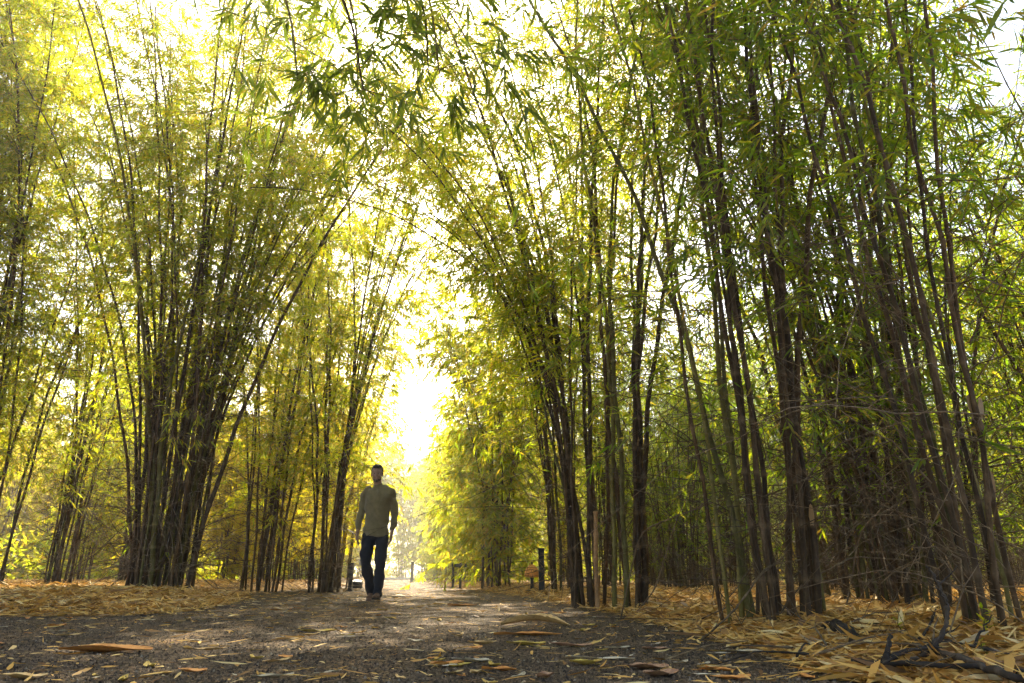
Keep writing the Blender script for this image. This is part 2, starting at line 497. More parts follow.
# the culm whose leaves hang into the top of the picture stands out of frame by the path
OX, OY = -2.9, .4
def arc(*pts): return [(x - OX, y - OY, z) for x, y, z in pts]
over = build_clump('bamboo_clump', clump_geo(61, n=3, R=.2, H=(5.0, 5.6), lean=(2, 6), arch=(.02, .06), rad=(.018, .026), hb=2.6, density=.5, twl=7,
                 leaf=.20, leaf_w=.021, tangle=10, sides=8, low_sprigs=0,
                 extra=[((0, 0), arc((-2.8, .5, 0), (-2.7, .7, 2.2), (-2.3, 1.4, 4.4), (-1.7, 2.8, 5.0), (-1.15, 3.6, 4.1), (-1.0, 3.8, 3.5)), 0, 0, 7, .016),
                        ((0, 0), arc((-2.9, .4, 0), (-2.9, .6, 2.2), (-2.7, 1.6, 4.6), (-2.0, 3.2, 5.2), (-1.7, 4.0, 4.5), (-1.6, 4.2, 3.9)), 0, 0, 7, .016),
                        ((0, 0), arc((-2.8, .3, 0), (-2.6, .5, 2.2), (-2.0, 1.4, 4.6), (-1.0, 3.2, 5.3), (-.65, 4.0, 4.6), (-.55, 4.2, 4.0)), 0, 0, 7, .016),
                        ((0, 0), arc((-2.9, .3, 0), (-2.8, .5, 2.2), (-2.4, 1.6, 4.6), (-1.6, 3.0, 5.2), (-1.25, 4.1, 4.6), (-1.2, 4.4, 4.0)), 0, 0, 7, .016),
                        ((0, 0), arc((-2.8, .3, 0), (-2.6, .6, 2.2), (-2.0, 1.6, 4.6), (-1.0, 3.4, 5.4), (-.75, 4.4, 4.9), (-.7, 4.7, 4.4)), 0, 0, 7, .016)]), LEAF_H, (OX, OY, hz(OX, OY)), .4, 0)
tag(over, 'overhanging bamboo whose long leaves droop into view above the path', 'bamboo', G_ROW)

# -- the kinds that are repeated deeper in the grove
kindA = build_clump('bamboo_clump', clump_geo(71, n=14, R=.42, H=(9.5, 13), lean=(2, 12), arch=(.03, .15), rad=(.016, .030), hb=1.7, density=.5,
                 leaf=.17, leaf_w=.022, tangle=120, twr=1.8, sides=6, low_sprigs=5), LEAF, at(262, 587, .1), .15, 0)
tag(kindA, 'bamboo clump with grey culms standing just beyond the broad dense clump', 'bamboo', G_ROW)
kindB = build_clump('bamboo_clump', clump_geo(83, n=13, R=.38, H=(9, 12.5), lean=(2, 13), arch=(.05, .2), rad=(.016, .030), hb=1.0, density=.72,
                 leaf=.19, leaf_w=.025, tangle=40, sides=6, low_sprigs=5), LEAF_Y, at_d(338, 19.0), .2, 0)
tag(kindB, 'bamboo clump with pale culms between the man and the grey culmed clump', 'bamboo', G_ROW)
kindC = build_clump('bamboo_clump', clump_geo(97, n=12, R=.40, H=(6, 8.5), lean=(2, 14), arch=(.04, .18), rad=(.016, .030), hb=.3, density=.9,
                 leaf=.22, leaf_w=.034, tangle=25, sides=5, low_sprigs=4), LEAF, at_d(497, 17), .2, 0)
tag(kindC, 'leafy bamboo clump standing between the rail barrier and the garden lantern', 'bamboo', G_ROW)
kindD = build_clump('bamboo_clump', clump_geo(131, n=24, R=.66, H=(6.5, 9), lean=(1, 14), arch=(.02, .14), rad=(.012, .028), hb=1.2, density=.36,
                 leaf=.16, leaf_w=.020, tangle=300, twr=1.3, sides=6, low_sprigs=14), LEAF_D, at_d(868, 6.6), .12, 0)
tag(kindD, 'bamboo clump of thin close culms behind the gap between the thick culmed and slender clumps', 'bamboo', 'bamboo clumps standing back from the straw bank')
KINDS = [kindA, kindB, kindC, kindD]

rng = np.random.default_rng(5)
placed = [Vector(o.location[:2]) for o in (big, rt, edgec, mid, mid2, kindA, kindB, kindC, kindD)]
def plant(k, loc, label, group, lm=None, s=None):
    s = s or rng.uniform(.88, 1.1)
    copy_tree(KINDS[k], loc, rng.uniform(0, 6.28), (s, s, s * rng.uniform(.92, 1.08)), label, group, lm)
    placed.append(Vector(loc[:2]))

# both rows along the corridor, receding to its end
def row_pt(P, y, off):
    return (float(np.interp(y, P[:, 1], P[:, 0])) + off, y)
arch_c = build_clump('bamboo_clump', clump_geo(113, n=13, R=.4, H=(9.5, 12.5), lean=(2, 10), arch=(.03, .12), rad=(.016, .030), hb=1.6, density=.48,
                 leaf=.17, leaf_w=.022, tangle=120, twr=1.8, sides=6, low_sprigs=5,
                 extra=[((.1, 0), R_(a_), R_(l_), ar_, h_, .019) for a_, l_, ar_, h_ in ((-20, 6, .2, 13), (-35, 4, .3, 12.5), (0, 6, .28, 12.5), (25, 4, .33, 12), (40, 5, .3, 12.5))]), LEAF, at_d(322, 14.5), .15, 0)
arch_r = build_clump('bamboo_clump', clump_geo(127, n=4, R=.3, H=(9, 11.5), lean=(2, 10), arch=(.03, .12), rad=(.016, .030), hb=1.8, density=.9,
                 leaf=.16, leaf_w=.020, tangle=120, twr=1.8, sides=6, low_sprigs=5,
                 extra=[((-.1, 0), R_(a_), R_(l_), ar_, h_, .019) for a_, l_, ar_, h_ in ((170, 6, .2, 12), (165, 5, .3, 12), (185, 4, .32, 11.5), (150, 5, .3, 12.5), (140, 6, .27, 12), (190, 9, .18, 11.5), (205, 6, .22, 11))]), LEAF, at_d(562, 12.2), .15, 0)
tag(arch_r, 'bamboo clump with high arching culms between the tall dark bollard and the broken orange culm', 'bamboo', G_ROW); placed.append(Vector(arch_r.location[:2]))
side_c = build_clump('bamboo_clump', clump_geo(139, n=20, R=.5, H=(10, 14), lean=(2, 11), arch=(.03, .16), rad=(.013, .024), hb=2.2, density=1.15,
                 leaf=.15, leaf_w=.018, tangle=60, sides=6, low_sprigs=4), LEAF, at_d(-30, 12), .15, 0)
tag(side_c, 'tall thin stemmed bamboo clump at the picture edge behind the broad dense clump', 'bamboo', G_ROW); placed.append(Vector(side_c.location[:2]))
tag(arch_c, 'bamboo clump whose tall culms arch over the path behind the man', 'bamboo', G_ROW); placed.append(Vector(arch_c.location[:2]))
for i, y in enumerate((21.5, 25.5, 30, 35, 40.5, 47)):
    x, yy = row_pt(LEm, y, -1.6 - y * .016 - rng.uniform(0, .4))
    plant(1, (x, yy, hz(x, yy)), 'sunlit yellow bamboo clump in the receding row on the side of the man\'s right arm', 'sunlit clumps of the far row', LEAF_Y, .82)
for i, y in enumerate((14.8, 20,  25, 29.5, 34.5, 40, 46)):
    x, yy = row_pt(REm, y, (2.3 if y < 15 else 1.0) + rng.uniform(0, .5))
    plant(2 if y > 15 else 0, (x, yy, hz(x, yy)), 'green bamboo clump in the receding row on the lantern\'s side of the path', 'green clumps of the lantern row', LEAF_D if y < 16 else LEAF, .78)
# the end of the corridor
for i in range(9):
    x0 = pd.x * 66; a = (i - 4) * 2.3
    loc = (x0 * .9 + a, 57 + rng.uniform(-2, 4), 0)
    plant(2, (loc[0], loc[1], hz(loc[0], loc[1])), 'distant bamboo clump closing off the far end of the path', 'clumps at the path end', LEAF, 1.3)
# the thicket behind each row
def thicket(n, xr, yr, lm_near, label, group, mind, side):
    c = 0; tries = 0
    while c < n and tries < 4000:
        tries += 1
        y = rng.uniform(*yr) ** 1.0; x = rng.uniform(*xr) 
        if abs(x) > y * .92 + 1.2: continue
        d, s = edge(np.array([x]), np.array([y]))
        if s[0] != side or d[0] < 2.2: continue
        if any((Vector((x, y)) - q).length < mind * (.75 + y / 40) for q in placed): continue
        k = (3 if side > 0 or rng.uniform() < .4 else 0) if y < 19 else (1 if rng.uniform() < .3 else 3 if rng.uniform() < .5 else 2)
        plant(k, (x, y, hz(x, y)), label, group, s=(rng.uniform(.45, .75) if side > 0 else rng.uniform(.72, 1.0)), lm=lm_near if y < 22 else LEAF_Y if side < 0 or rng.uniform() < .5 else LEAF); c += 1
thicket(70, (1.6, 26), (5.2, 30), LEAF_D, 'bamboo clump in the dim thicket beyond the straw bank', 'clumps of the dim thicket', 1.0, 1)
thicket(32, (-34, -3), (10.5, 40), LEAF, 'bamboo clump in the yellow lit thicket behind the broad dense clump', 'clumps of the yellow lit thicket', 1.5, -1)

for i in range(46):
    a = R_(-44 + 88 * i / 45 + rng.uniform(-.8, .8)); d_ = rng.uniform(40, 54)
    x, y = math.sin(a) * d_, math.cos(a) * d_
    if edge(np.array([x]), np.array([y]))[0][0] < 2.5: continue
    plant(2, (x, y, hz(x, y)), 'far leafy bamboo clump closing the view behind the thickets', 'far clumps closing the view', LEAF_Y if a < .1 else LEAF, 1.0)
r_ = np.random.default_rng(404); n_ = 60000                # low bushes far behind, closing the gaps at eye level
aa = r_.uniform(R_(-46), R_(46), n_); dd = r_.uniform(30, 52, n_)
ux, uy = np.sin(aa) * dd, np.cos(aa) * dd
ok = edge(ux, uy)[0] > 2.2; ux, uy = ux[ok], uy[ok]; n_ = len(ux)
top = 1.3 + .8 * np.sin(ux * .9) * np.sin(uy * .7 + ux * .3) + .4 * np.sin(ux * 2.7)
P_ = np.stack([ux, uy, height(ux, uy) + np.maximum(top, .5) * r_.uniform(0, 1, n_) ** .8], -1)
V, F = leaves_geo(P_, nrm(r_.normal(0, 1, (n_, 3))), nrm(r_.normal(0, 1, (n_, 3)) + [0, 0, 1]), r_.uniform(.2, .5, n_), r_.uniform(.05, .11, n_))
tag(link('undergrowth', np_mesh('undergrowth', V, F, LEAF)), 'low leafy undergrowth far behind the bamboo', 'undergrowth', kind='stuff')
# a snapped, bleached culm at the foot of the middle clump
r2 = np.random.default_rng(3)
o = mid.location
pts = np.array([(0, 0, 0), (.004, .0, .25), (.0, .01, .5), (.012, .01, .75), (.018, .02, .98)]); ts = np.linspace(0, 1, 25)
P = np.stack([np.interp(ts, np.linspace(0, 1, 5), pts[:, k]) for k in range(3)], -1)
V, F = tube_geo(P, .026 + .006 * (np.arange(25) % 6 == 0) - .006 * ts, 9)
bx, by = gp(596, 602, .08)
tag(link('dead_culm', np_mesh('dead_culm', V, F, CULM_B, True), None, (bx, by - .12, hz(bx, by) - .01)),
    'short broken orange brown culm standing dead before the clump', 'dead bamboo')

# ------------------------------------------------------------------ ground
def axis(fine0, fine1, step, far, grow=1.16):
    a = list(np.arange(fine0, fine1, step)); s = step
    hi = [a[-1]]
    while hi[-1] < far: s *= grow; hi.append(hi[-1] + s)
    s = step; lo = [a[0]]
    while lo[-1] > -far: s *= grow; lo.append(lo[-1] - s)
    return np.array(lo[:0:-1] + a + hi[1:])
gx = axis(-9, 9, .09, 170); gy = axis(1.5, 16, .09, 190)
GX, GY = np.meshgrid(gx, gy); nx, ny = len(gx), len(gy)
GZ = height(GX.ravel(), GY.ravel())
V = np.stack([GX.ravel(), GY.ravel(), GZ], -1)
ii = (np.arange(ny - 1)[:, None] * nx + np.arange(nx - 1)[None]).ravel()
F = np.stack([ii, ii + 1, ii + nx + 1, ii + nx], -1)
m, nt, b = mat('forest_soil', (.2, .13, .06), .95)
p = world_co(nt)
c1 = ramp(nt, noise(nt, 3, 6, .7, p), [(.3, (.10, .062, .026)), (.5, (.22, .135, .05)), (.7, (.36, .24, .09))])
mp = N(nt, 'ShaderNodeMapping'); mp.inputs['Scale'].default_value = (9, 34, 9); mp.inputs['Rotation'].default_value = (0, 0, .5)
nt.links.new(p, mp.inputs['Vector'])
f2 = noise(nt, 1.5, 4, .6, mp.outputs['Vector'])
nt.links.new(mix(nt, c1, ramp(nt, f2, [(.35, (.45, .4, .35)), (.6, (1.35, 1.3, 1.2))]), .8, 'MULTIPLY'), b.inputs['Base Color'])
bump(nt, b, f2, .8, .03)
tag(link('forest_floor', np_mesh('forest_floor', V, [F], m, True)), kind='structure', cat='ground', label='straw coloured forest floor rising beside the asphalt')

m, nt, b = mat('asphalt', (.045, .042, .040), .88)
p = world_co(nt)
vo = N(nt, 'ShaderNodeTexVoronoi'); vo.inputs['Scale'].default_value = 75; nt.links.new(p, vo.inputs['Vector'])
vo2 = N(nt, 'ShaderNodeTexVoronoi'); vo2.inputs['Scale'].default_value = 40; nt.links.new(p, vo2.inputs['Vector'])
stone = ramp(nt, vo.outputs['Color'], [(.15, (.026, .018, .010)), (.5, (.095, .064, .034)), (.8, (.185, .13, .072)), (.97, (.16, .135, .10))])
dirt = ramp(nt, noise(nt, .9, 6, .7, p), [(.38, (.75, .75, .76)), (.55, (1.1, 1.02, .92)), (.72, (1.9, 1.6, 1.2))])
nt.links.new(mix(nt, stone, dirt, .9, 'MULTIPLY'), b.inputs['Base Color'])
tr_ = N(nt, 'ShaderNodeMapping'); tr_.inputs['Rotation'].default_value = (0, 0, -.147); tr_.inputs['Scale'].default_value = (1.1, .12, 1)
nt.links.new(p, tr_.inputs['Vector'])
wear = ramp(nt, noise(nt, 1.6, 5, .65, tr_.outputs['Vector']), [(.40, (.72, .72, .74)), (.52, (1, 1, 1)), (.66, (1.7, 1.5, 1.25))])
base_ = b.inputs['Base Color'].links[0].from_socket
nt.links.new(mix(nt, base_, wear, .9, 'MULTIPLY'), b.inputs['Base Color'])
hh = mix(nt, vo.outputs['Distance'], vo2.outputs['Distance'], .4)
hh = mix(nt, hh, noise(nt, 300, 2, .5, p), .25)
bump(nt, b, hh, 1.0, .02); b.inputs['Specular IOR Level'].default_value = .12
ys = np.unique(np.concatenate([np.arange(-30, 4.4, .5), np.arange(4.4, 14, .05), np.arange(14, 105, .5)]))
xl = np.interp(ys, LEm[:, 1], LEm[:, 0], left=-30) - .12; xr = np.interp(ys, REm[:, 1], REm[:, 0]) + .12
K = 7
V = np.stack([np.stack([xl + (xr - xl) * k / (K - 1), ys, np.full(len(ys), .0) + .004], -1) for k in range(K)], 1).reshape(-1, 3)
ii = (np.arange(len(ys) - 1)[:, None] * K + np.arange(K - 1)[None]).ravel()
tag(link('asphalt_path', np_mesh('asphalt_path', V, [np.stack([ii, ii + 1, ii + K + 1, ii + K], -1)], m)), kind='structure', cat='path',
    label='dark coarse asphalt path strewn with dry leaves')
# pale paved crossing far down the path
m, nt, b = mat('pale_paving', (.34, .31, .27), .9)
nt.links.new(ramp(nt, noise(nt, 6, 5, .6, world_co(nt)), [(.3, (.24, .21, .18)), (.7, (.42, .39, .34))]), b.inputs['Base Color'])
cy = 50.; cxm = pd.x / pd.y * cy
V = [(cxm - 2.2, cy, .0), (cxm + 2.2, cy, .0), (cxm + 2.2, cy + .5, .09), (cxm - 2.2, cy + .5, .09), (cxm + 2.2, cy + 5, .10), (cxm - 2.2, cy + 5, .10), (cxm + 2.2, cy + 5.4, 0), (cxm - 2.2, cy + 5.4, 0)]
tag(link('crossing', np_mesh('crossing', V, [np.array([[0, 1, 2, 3], [3, 2, 4, 5], [5, 4, 6, 7]])], m)), kind='structure', cat='path', label='pale raised paving far down the path')

# ------------------------------------------------------------------ leaf litter
def scatter(n, xr, yr, dens, seed):
    r = np.random.default_rng(seed)
    u = r.uniform(0, 1, n); y = yr[0] * (yr[1] / yr[0]) ** u          # more of them near the camera
    x = r.uniform(-1, 1, n) * (y * .95 + .6)
    d, s = edge(x, y)
    keep = r.uniform(0, 1, n) < dens(d, s, x, y)
    return x[keep], y[keep], d[keep], r


def litter_mesh(name, x, y, zoff, r, L, W, tilt, m, curl=.1):
    n = len(x); a = r.uniform(0, 2 * PI, n); up = r.normal(0, tilt, n)
    D = np.stack([np.cos(a) * np.cos(up), np.sin(a) * np.cos(up), np.sin(up)], -1)
    U = nrm(np.array([0, 0, 1.]) + r.normal(0, .35, (n, 3)))
    z = np.maximum(height(x, y), .004) + zoff
    P = np.stack([x, y, z], -1)
    ln = L * r.uniform(.45, 1.35, n); P[:, 2] += np.maximum(-np.sin(up), 0) * ln
    V, F = leaves_geo(P, D, U, ln, W * r.uniform(.5, 1.4, n), 0, .3)
    cv = r.normal(0, curl, n) * ln
    Vv = V.reshape(n, 6, 3); Vv[:, 5, 2] += cv; Vv[:, 3:5, 2] += .3 * cv[:, None]
    Vv[:, :, 2] = np.maximum(Vv[:, :, 2], height(Vv[:, :, 0].ravel(), Vv[:, :, 1].ravel()).reshape(n, 6).clip(.004) + .003)
    return np_mesh(name, Vv.reshape(-1, 3), F, m)


bank = lambda d, s, x, y: (d > -.02) * np.clip(.55 + 1.2 * d, 0, 1)
x, y, d, r = scatter(260000, (-1, 1), (1.9, 24), bank, 101)
o = link('leaf_litter', litter_mesh('leaf_litter', x, y, r.uniform(.004, .05, len(x)) * np.clip(d * 2 + .3, .2, 1), r, .125, .0145, .17, STRAW))
tag(o, 'thick bed of dry straw coloured bamboo leaves on the banks', 'leaf litter', kind='stuff')
x, y, d, r = scatter(24000, (-1, 1), (1.9, 12), bank, 103)
o = link('sheath_litter', litter_mesh('sheath_litter', x, y, r.uniform(.02, .06, len(x)) * np.clip(d * 2 + .3, .2, 1), r, .19, .026, .13, STRAW, .13))
tag(o, 'broad dry culm sheaths lying on the straw banks', 'leaf litter', kind='stuff')
spill = lambda d, s, x, y: (d < .0) * (.10 * np.exp(np.minimum(d, 0) / .28) + .045 + .32 * np.clip((y - 5) / 9, 0, 1))
x, y, d, r = scatter(60000, (-1, 1), (2.3, 60), spill, 105)
o = link('strewn_leaves', litter_mesh('strewn_leaves', x, y, r.uniform(.002, .008, len(x)), r, .115, .014, .05, STRAW))
tag(o, 'small dry leaves and shreds strewn over the asphalt', 'leaf litter', kind='stuff')
crumbs = lambda d, s, x, y: (d < 0) * .5
x, y, d, r = scatter(5000, (-1, 1), (2.3, 12), crumbs, 107)
o = link('leaf_shreds', litter_mesh('leaf_shreds', x, y, r.uniform(.001, .004, len(x)), r, .026, .009, .15, STRAW))
tag(o, 'tiny straw shreds scattered over the asphalt', 'leaf litter', kind='stuff')
# loose grit
x, y, d, r = scatter(110000, (-1, 1), (2.3, 11), lambda d, s, x, y: (d < .1) * .6, 109)
n = len(x); sz = r.uniform(.0025, .0085, n)
tet = np.array([(1, 0, -.3), (-.5, .87, -.3), (-.5, -.87, -.3), (.1, .1, .9)])
V = np.stack([x, y, np.full(n, .006)], -1)[:, None] + sz[:, None, None] * (tet[None] + r.normal(0, .25, (n, 4, 3)))
bb = (np.arange(n) * 4)[:, None]
m, nt, b = mat('grit', (.06, .055, .05), .9)
nt.links.new(ramp(nt, N(nt, 'ShaderNodeNewGeometry').outputs['Random Per Island'], [(0, (.020, .014, .009)), (.6, (.088, .060, .033)), (.92, (.165, .115, .064)), (1, (.2, .17, .12))]), b.inputs['Base Color'])
tag(link('loose_grit', np_mesh('loose_grit', V.reshape(-1, 3), [np.concatenate([bb + q for q in ([0, 1, 3], [1, 2, 3], [2, 0, 3])])], m)),
    'loose dark grit on the asphalt', 'grit', kind='stuff')


# -- single leaves one can pick out on the asphalt
def leaf_solid_mesh(name, L, W, fold, curl, twist, wave, m, seed):
    r = np.random.default_rng(seed); nu, nv = 23, 5; V = []
    for i in range(nu):
        u = i / (nu - 1); w = (1 + r.normal(0, .07)) * W * (math.sin(PI * min(u * .92 + .05, 1)) ** .75) * (1 - .25 * u) + .0015
        tw = twist * (u - .5); bend = wave * math.sin(u * 3.0)
        for j in range(nv):
            v = j / (nv - 1) * 2 - 1
            y = v * w * .5; z = abs(v) ** 1.4 * fold * w * .5 + .003 * math.sin(9 * u + 4 * v + seed)
            yy = y * math.cos(tw) - z * math.sin(tw); zz = y * math.sin(tw) + z * math.cos(tw)
            V.append((L * (u - .5), yy + bend * L, zz + curl * L * (2 * u - 1) ** 2))
    V = np.array(V); V[:, 2] -= V[:, 2].min() - .001
    q = np.array([[i * nv + j, i * nv + j + 1, (i + 1) * nv + j + 1, (i + 1) * nv + j] for i in range(nu - 1) for j in range(nv - 1)])
    return np_mesh(name, V, [q], m, True)


def dry_mat(name, a, b_, c):
    m, nt, b = mat(name, b_, .7)
    mp = N(nt, 'ShaderNodeMapping'); mp.inputs['Scale'].default_value = (8, 160, 60); nt.links.new(obj_co(nt), mp.inputs['Vector'])
    f = noise(nt, 1, 4, .6, mp.outputs['Vector']); f2 = noise(nt, 35, 4, .6, obj_co(nt))
    nt.links.new(mix(nt, ramp(nt, f, [(.35, a), (.65, b_)]), ramp(nt, f2, [(.5, (1, 1, 1)), (.72, c)]), .7, 'MULTIPLY'), b.inputs['Base Color'])
    bump(nt, b, f, .5, .002); return m
ORANGE = dry_mat('orange_leaf', (.58, .22, .04), (.72, .34, .08), (.45, .3, .2))
TAN = dry_mat('tan_leaf', (.52, .31, .10), (.70, .48, .19), (.5, .4, .3))
PALE = dry_mat('pale_leaf', (.48, .38, .22), (.62, .52, .34), (.6, .5, .4))
BROWN = dry_mat('brown_leaf', (.30, .15, .07), (.46, .26, .13), (.4, .3, .25))
YELL = dry_mat('yellow_leaf', (.50, .33, .05), (.62, .44, .09), (.5, .35, .2))


def put_leaf(px, py, length_px, W_ratio, ang, m, label, fold=.5, curl=.05, twist=.3, wave=.03, tilt=0, group=None, seed=1):
    x, y = gp(px, py); L = length_px * y * (ct + st * .34) / FPX * 1.0
    o = link('fallen_leaf', leaf_solid_mesh('fallen_leaf', L, L * W_ratio, fold, curl, twist, wave, m, seed), None, (x, y, .006))
    o.rotation_euler = (tilt, 0, ang); return tag(o, label, 'leaf', group)

put_leaf(105, 654, 78, .30, .05, ORANGE, 'large orange sheath lying alone on the asphalt, longest of the fallen leaves there', .5, .02)
put_leaf(56, 628, 15, .45, .3, ORANGE, 'small orange leaf near the edge of the straw bank', .6, .1, seed=2)
put_leaf(318, 633, 30, .3, .15, YELL, 'yellow orange leaf on the asphalt toward the camera from the man', .4, .05, seed=3)
put_leaf(535, 627, 62, .26, -.25, TAN, 'arched tan sheath curling off the asphalt, topmost of the leaf cluster', .8, -.05, .3, .16, seed=4)
put_leaf(528, 637, 60, .22, .05, ORANGE, 'long orange leaf lying under the arched tan sheath', .4, .02, seed=5)
put_leaf(482, 646, 26, .3, .3, TAN, 'tan leaf beside a white shred in the leaf cluster', .6, .08, seed=6)
put_leaf(526, 647, 34, .32, -.1, YELL, 'golden leaf in the middle of the leaf cluster', .5, .06, seed=7)
put_leaf(570, 648, 42, .2, -.5, BROWN, 'thin reddish leaf trailing off the golden leaf', .5, .05, seed=8)
put_leaf(447, 667, 30, .34, .35, ORANGE, 'bright orange leaf touching a pale leaf at the picture bottom', .5, .06, seed=9)
put_leaf(478, 664, 26, .36, -.35, PALE, 'pale pinkish leaf touching the bright orange leaf', .6, .06, seed=10)
put_leaf(499, 673, 30, .34, -.15, ORANGE, 'deep orange leaf next to the pale pinkish leaf', .5, .05, seed=11)
put_leaf(476, 676, 20, .4, 1.1, TAN, 'tan leaf turned end on below the pale pinkish leaf', .6, .08, seed=12)
put_leaf(586, 667, 30, .34, .3, YELL, 'yellow curled leaf with a long stalk near the broad brown leaf', .7, .1, seed=13)
put_leaf(648, 671, 36, .5, -.1, BROWN, 'broad pinkish brown leaf, largest by the bottom edge', .4, .05, seed=14)
put_leaf(662, 678, 34, .55, .3, BROWN, 'dull brown leaf overlapping the broad pinkish brown leaf', .4, .1, seed=15)
put_leaf(600, 661, 60, .09, -.25, PALE, 'thin pale stalk lying across the asphalt by the yellow curled leaf', .5, .02, seed=16)
put_leaf(545, 680, 22, .5, .8, BROWN, 'small crumpled brown leaf cut by the bottom edge', .7, .12, seed=17)
put_leaf(205, 652, 34, .16, .25, TAN, 'slim tan leaf between the large orange sheath and the path middle', .5, .05, seed=18)
put_leaf(272, 680, 36, .2, .5, PALE, 'pale narrow leaf at the bottom edge under the yellow orange leaf', .5, .05, seed=19)
put_leaf(22, 681, 44, .3, -.1, TAN, 'tan leaf at the bottom corner below the large orange sheath', .5, .06, seed=20)
put_leaf(188, 634, 40, .12, .2, TAN, 'bent straw leaf lying along the asphalt near the bank', .5, .06, .3, .1, seed=21)
put_leaf(655, 651, 22, .3, -.2, BROWN, 'pink brown leaf lying apart on bare asphalt', .5, .05, seed=22)
put_leaf(462, 607, 26, .3, .0, ORANGE, 'orange leaf on the path close to the man\'s feet', .5, .05, seed=23)
put_leaf(748, 655, 44, .2, -.3, PALE, 'long pale leaf where asphalt meets the straw bank', .5, .05, seed=24)
put_leaf(715, 672, 34, .24, .3, TAN, 'curved tan leaf at the foot of the straw bank', .5, .08, .4, .1, seed=25)
protos = [leaf_solid_mesh('fallen_leaf', .2, .2 * w, f, c, t, wv, m_, 40 + i) for i, (w, f, c, t, wv, m_) in enumerate(
    ((.2, .5, .05, .4, .05, TAN), (.26, .6, .1, .2, .1, YELL), (.16, .5, .04, .6, .06, PALE), (.28, .5, .06, .3, .03, ORANGE), (.2, .7, .12, .5, .12, TAN), (.14, .4, .03, .3, .1, PALE)))]
r = np.random.default_rng(77); first = None; c = 0
while c < 150:
    yv = 2.5 * (4.6) ** r.uniform(0, 1); xv = r.uniform(-1, 1) * yv * .85
    d_ = edge(np.array([xv]), np.array([yv]))[0][0]
    if d_ > -.03 or r.uniform() > .3 + .7 * math.exp(d_ / .5) + (.25 if xv > -.4 else 0): continue
    o = link('fallen_leaf', protos[r.integers(len(protos))], None, (xv, yv, .007)); s = r.uniform(.22, .7)
    o.scale = (s, s, s); o.rotation_euler = (r.normal(0, .12), 0, r.uniform(0, 6.28))
    tag(o, 'dry narrow bamboo leaf lying loose on the asphalt', 'leaf', 'loose dry leaves on the asphalt'); c += 1


# ------------------------------------------------------------------ fallen wood by the edge clump
def limb(name, px_pts, r0, r1, m, label, cat='branch', group=None, forks=(), lift=None):
    P = []
    for i, (px, py, z) in enumerate(px_pts):
        x, y = gp(px, py, z); P.append((x, y, z))
    P = np.array(P)
    return limb_w(name, P, r0, r1, m, label, cat, group, forks)


def limb_w(name, P, r0, r1, m, label, cat='branch', group=None, forks=()):
    k = len(P); t = np.linspace(0, k - 1, k * 7); rr = np.random.default_rng(len(label))
    Q = np.stack([np.interp(t, np.arange(k), P[:, j]) for j in range(3)], -1)
    for _ in range(3): Q[1:-1] = (Q[:-2] + 2 * Q[1:-1] + Q[2:]) / 4
    Q += rr.normal(0, r0 * .18, Q.shape)
    rad = np.linspace(r0, r1, len(Q)) * (1 + .18 * rr.normal(0, 1, len(Q)))
    VV, FF = [], []; off = 0
    V, F = tube_geo(Q, rad, 8); VV.append(V); FF += F; off += len(V)
    for (i, dx, dy, dz, rf) in forks:
        s = Q[int(i * (len(Q) - 1))]; tt = np.linspace(0, 1, 8)[:, None]
        B = s + np.array([dx, dy, dz]) * tt + rr.normal(0, .006, (8, 3)) * tt
        V, F = tube_geo(B, np.linspace(rf, rf * .35, 8), 6); VV.append(V); FF += [f + off for f in F]; off += len(V)
    return tag(link(name, np_mesh(name, np.concatenate(VV), FF, m, True)), label, cat, group)

bz = .13
def onb(px, py, up=0.0, y0=None):
    """a spot on the straw bank seen at a pixel"""
    z = .08
    for _ in range(6):
        x, y = gp(px, py, z); z = hz(x, y) + .05
    return np.array((x, y, z + up))
# upright curved dead stem
b0 = onb(905, 664); 
def stand(px, py, y):
    cx = (px - 512) / FPX; cyy = (341.5 - py) / FPX
    s = y / (ct - cyy * st); return np.array((cx * s, y, EYE + s * (st + cyy * ct)))
yb = b0[1]
limb_w('fallen_branch', np.array([b0 - [.12, 0, .01], b0, stand(925, 656, yb), stand(940, 640, yb), stand(948, 620, yb + .02), stand(948, 604, yb + .03), stand(941, 590, yb + .05), stand(934, 574, yb + .07), stand(926, 566, yb + .1)]),
       .011, .003, DARKWOOD, 'dark curved stem sprouting upright out of the fallen branches', forks=((.8, .09, .02, .06, .004), (.62, -.05, 0, .09, .004)))
limb_w('fallen_branch', np.array([onb(880, 664), onb(915, 655, .02), onb(960, 668, .03), onb(1010, 684, .02), onb(1060, 700, .0)]), .014, .010, DARKWOOD,
       'thick black branch lying slantwise on the straw, under the curved upright stem', forks=((.35, .16, .1, .08, .008),))
limb_w('fallen_branch', np.array([onb(855, 675), onb(930, 672, .02), onb(1000, 676, .02), onb(1050, 676)]), .010, .006, DARKWOOD,
       'dark branch lying level on the straw nearest the asphalt')
limb_w('fallen_branch', np.array([onb(900, 650, .01), onb(950, 646, .02), onb(1010, 655, .01), onb(1050, 662, .01)]), .010, .005, DARKWOOD,
       'forked dark branch running back toward the slender clump', forks=((.5, .12, .06, .10, .006), (.25, .1, -.03, .06, .005)))
limb_w('fallen_branch', np.array([onb(905, 650), onb(925, 640, .02), onb(935, 630, .05), onb(938, 622, .06)]), .007, .003, DARKWOOD,
       'short thin dark twig sticking up between the branches', forks=((.6, .03, .02, .06, .003),))
limb_w('fallen_branch', np.array([onb(1024, 668), onb(980, 670, .02), onb(940, 660, .03)]), .012, .009, CULM_B,
       'pale bleached stick lying across the black branches')
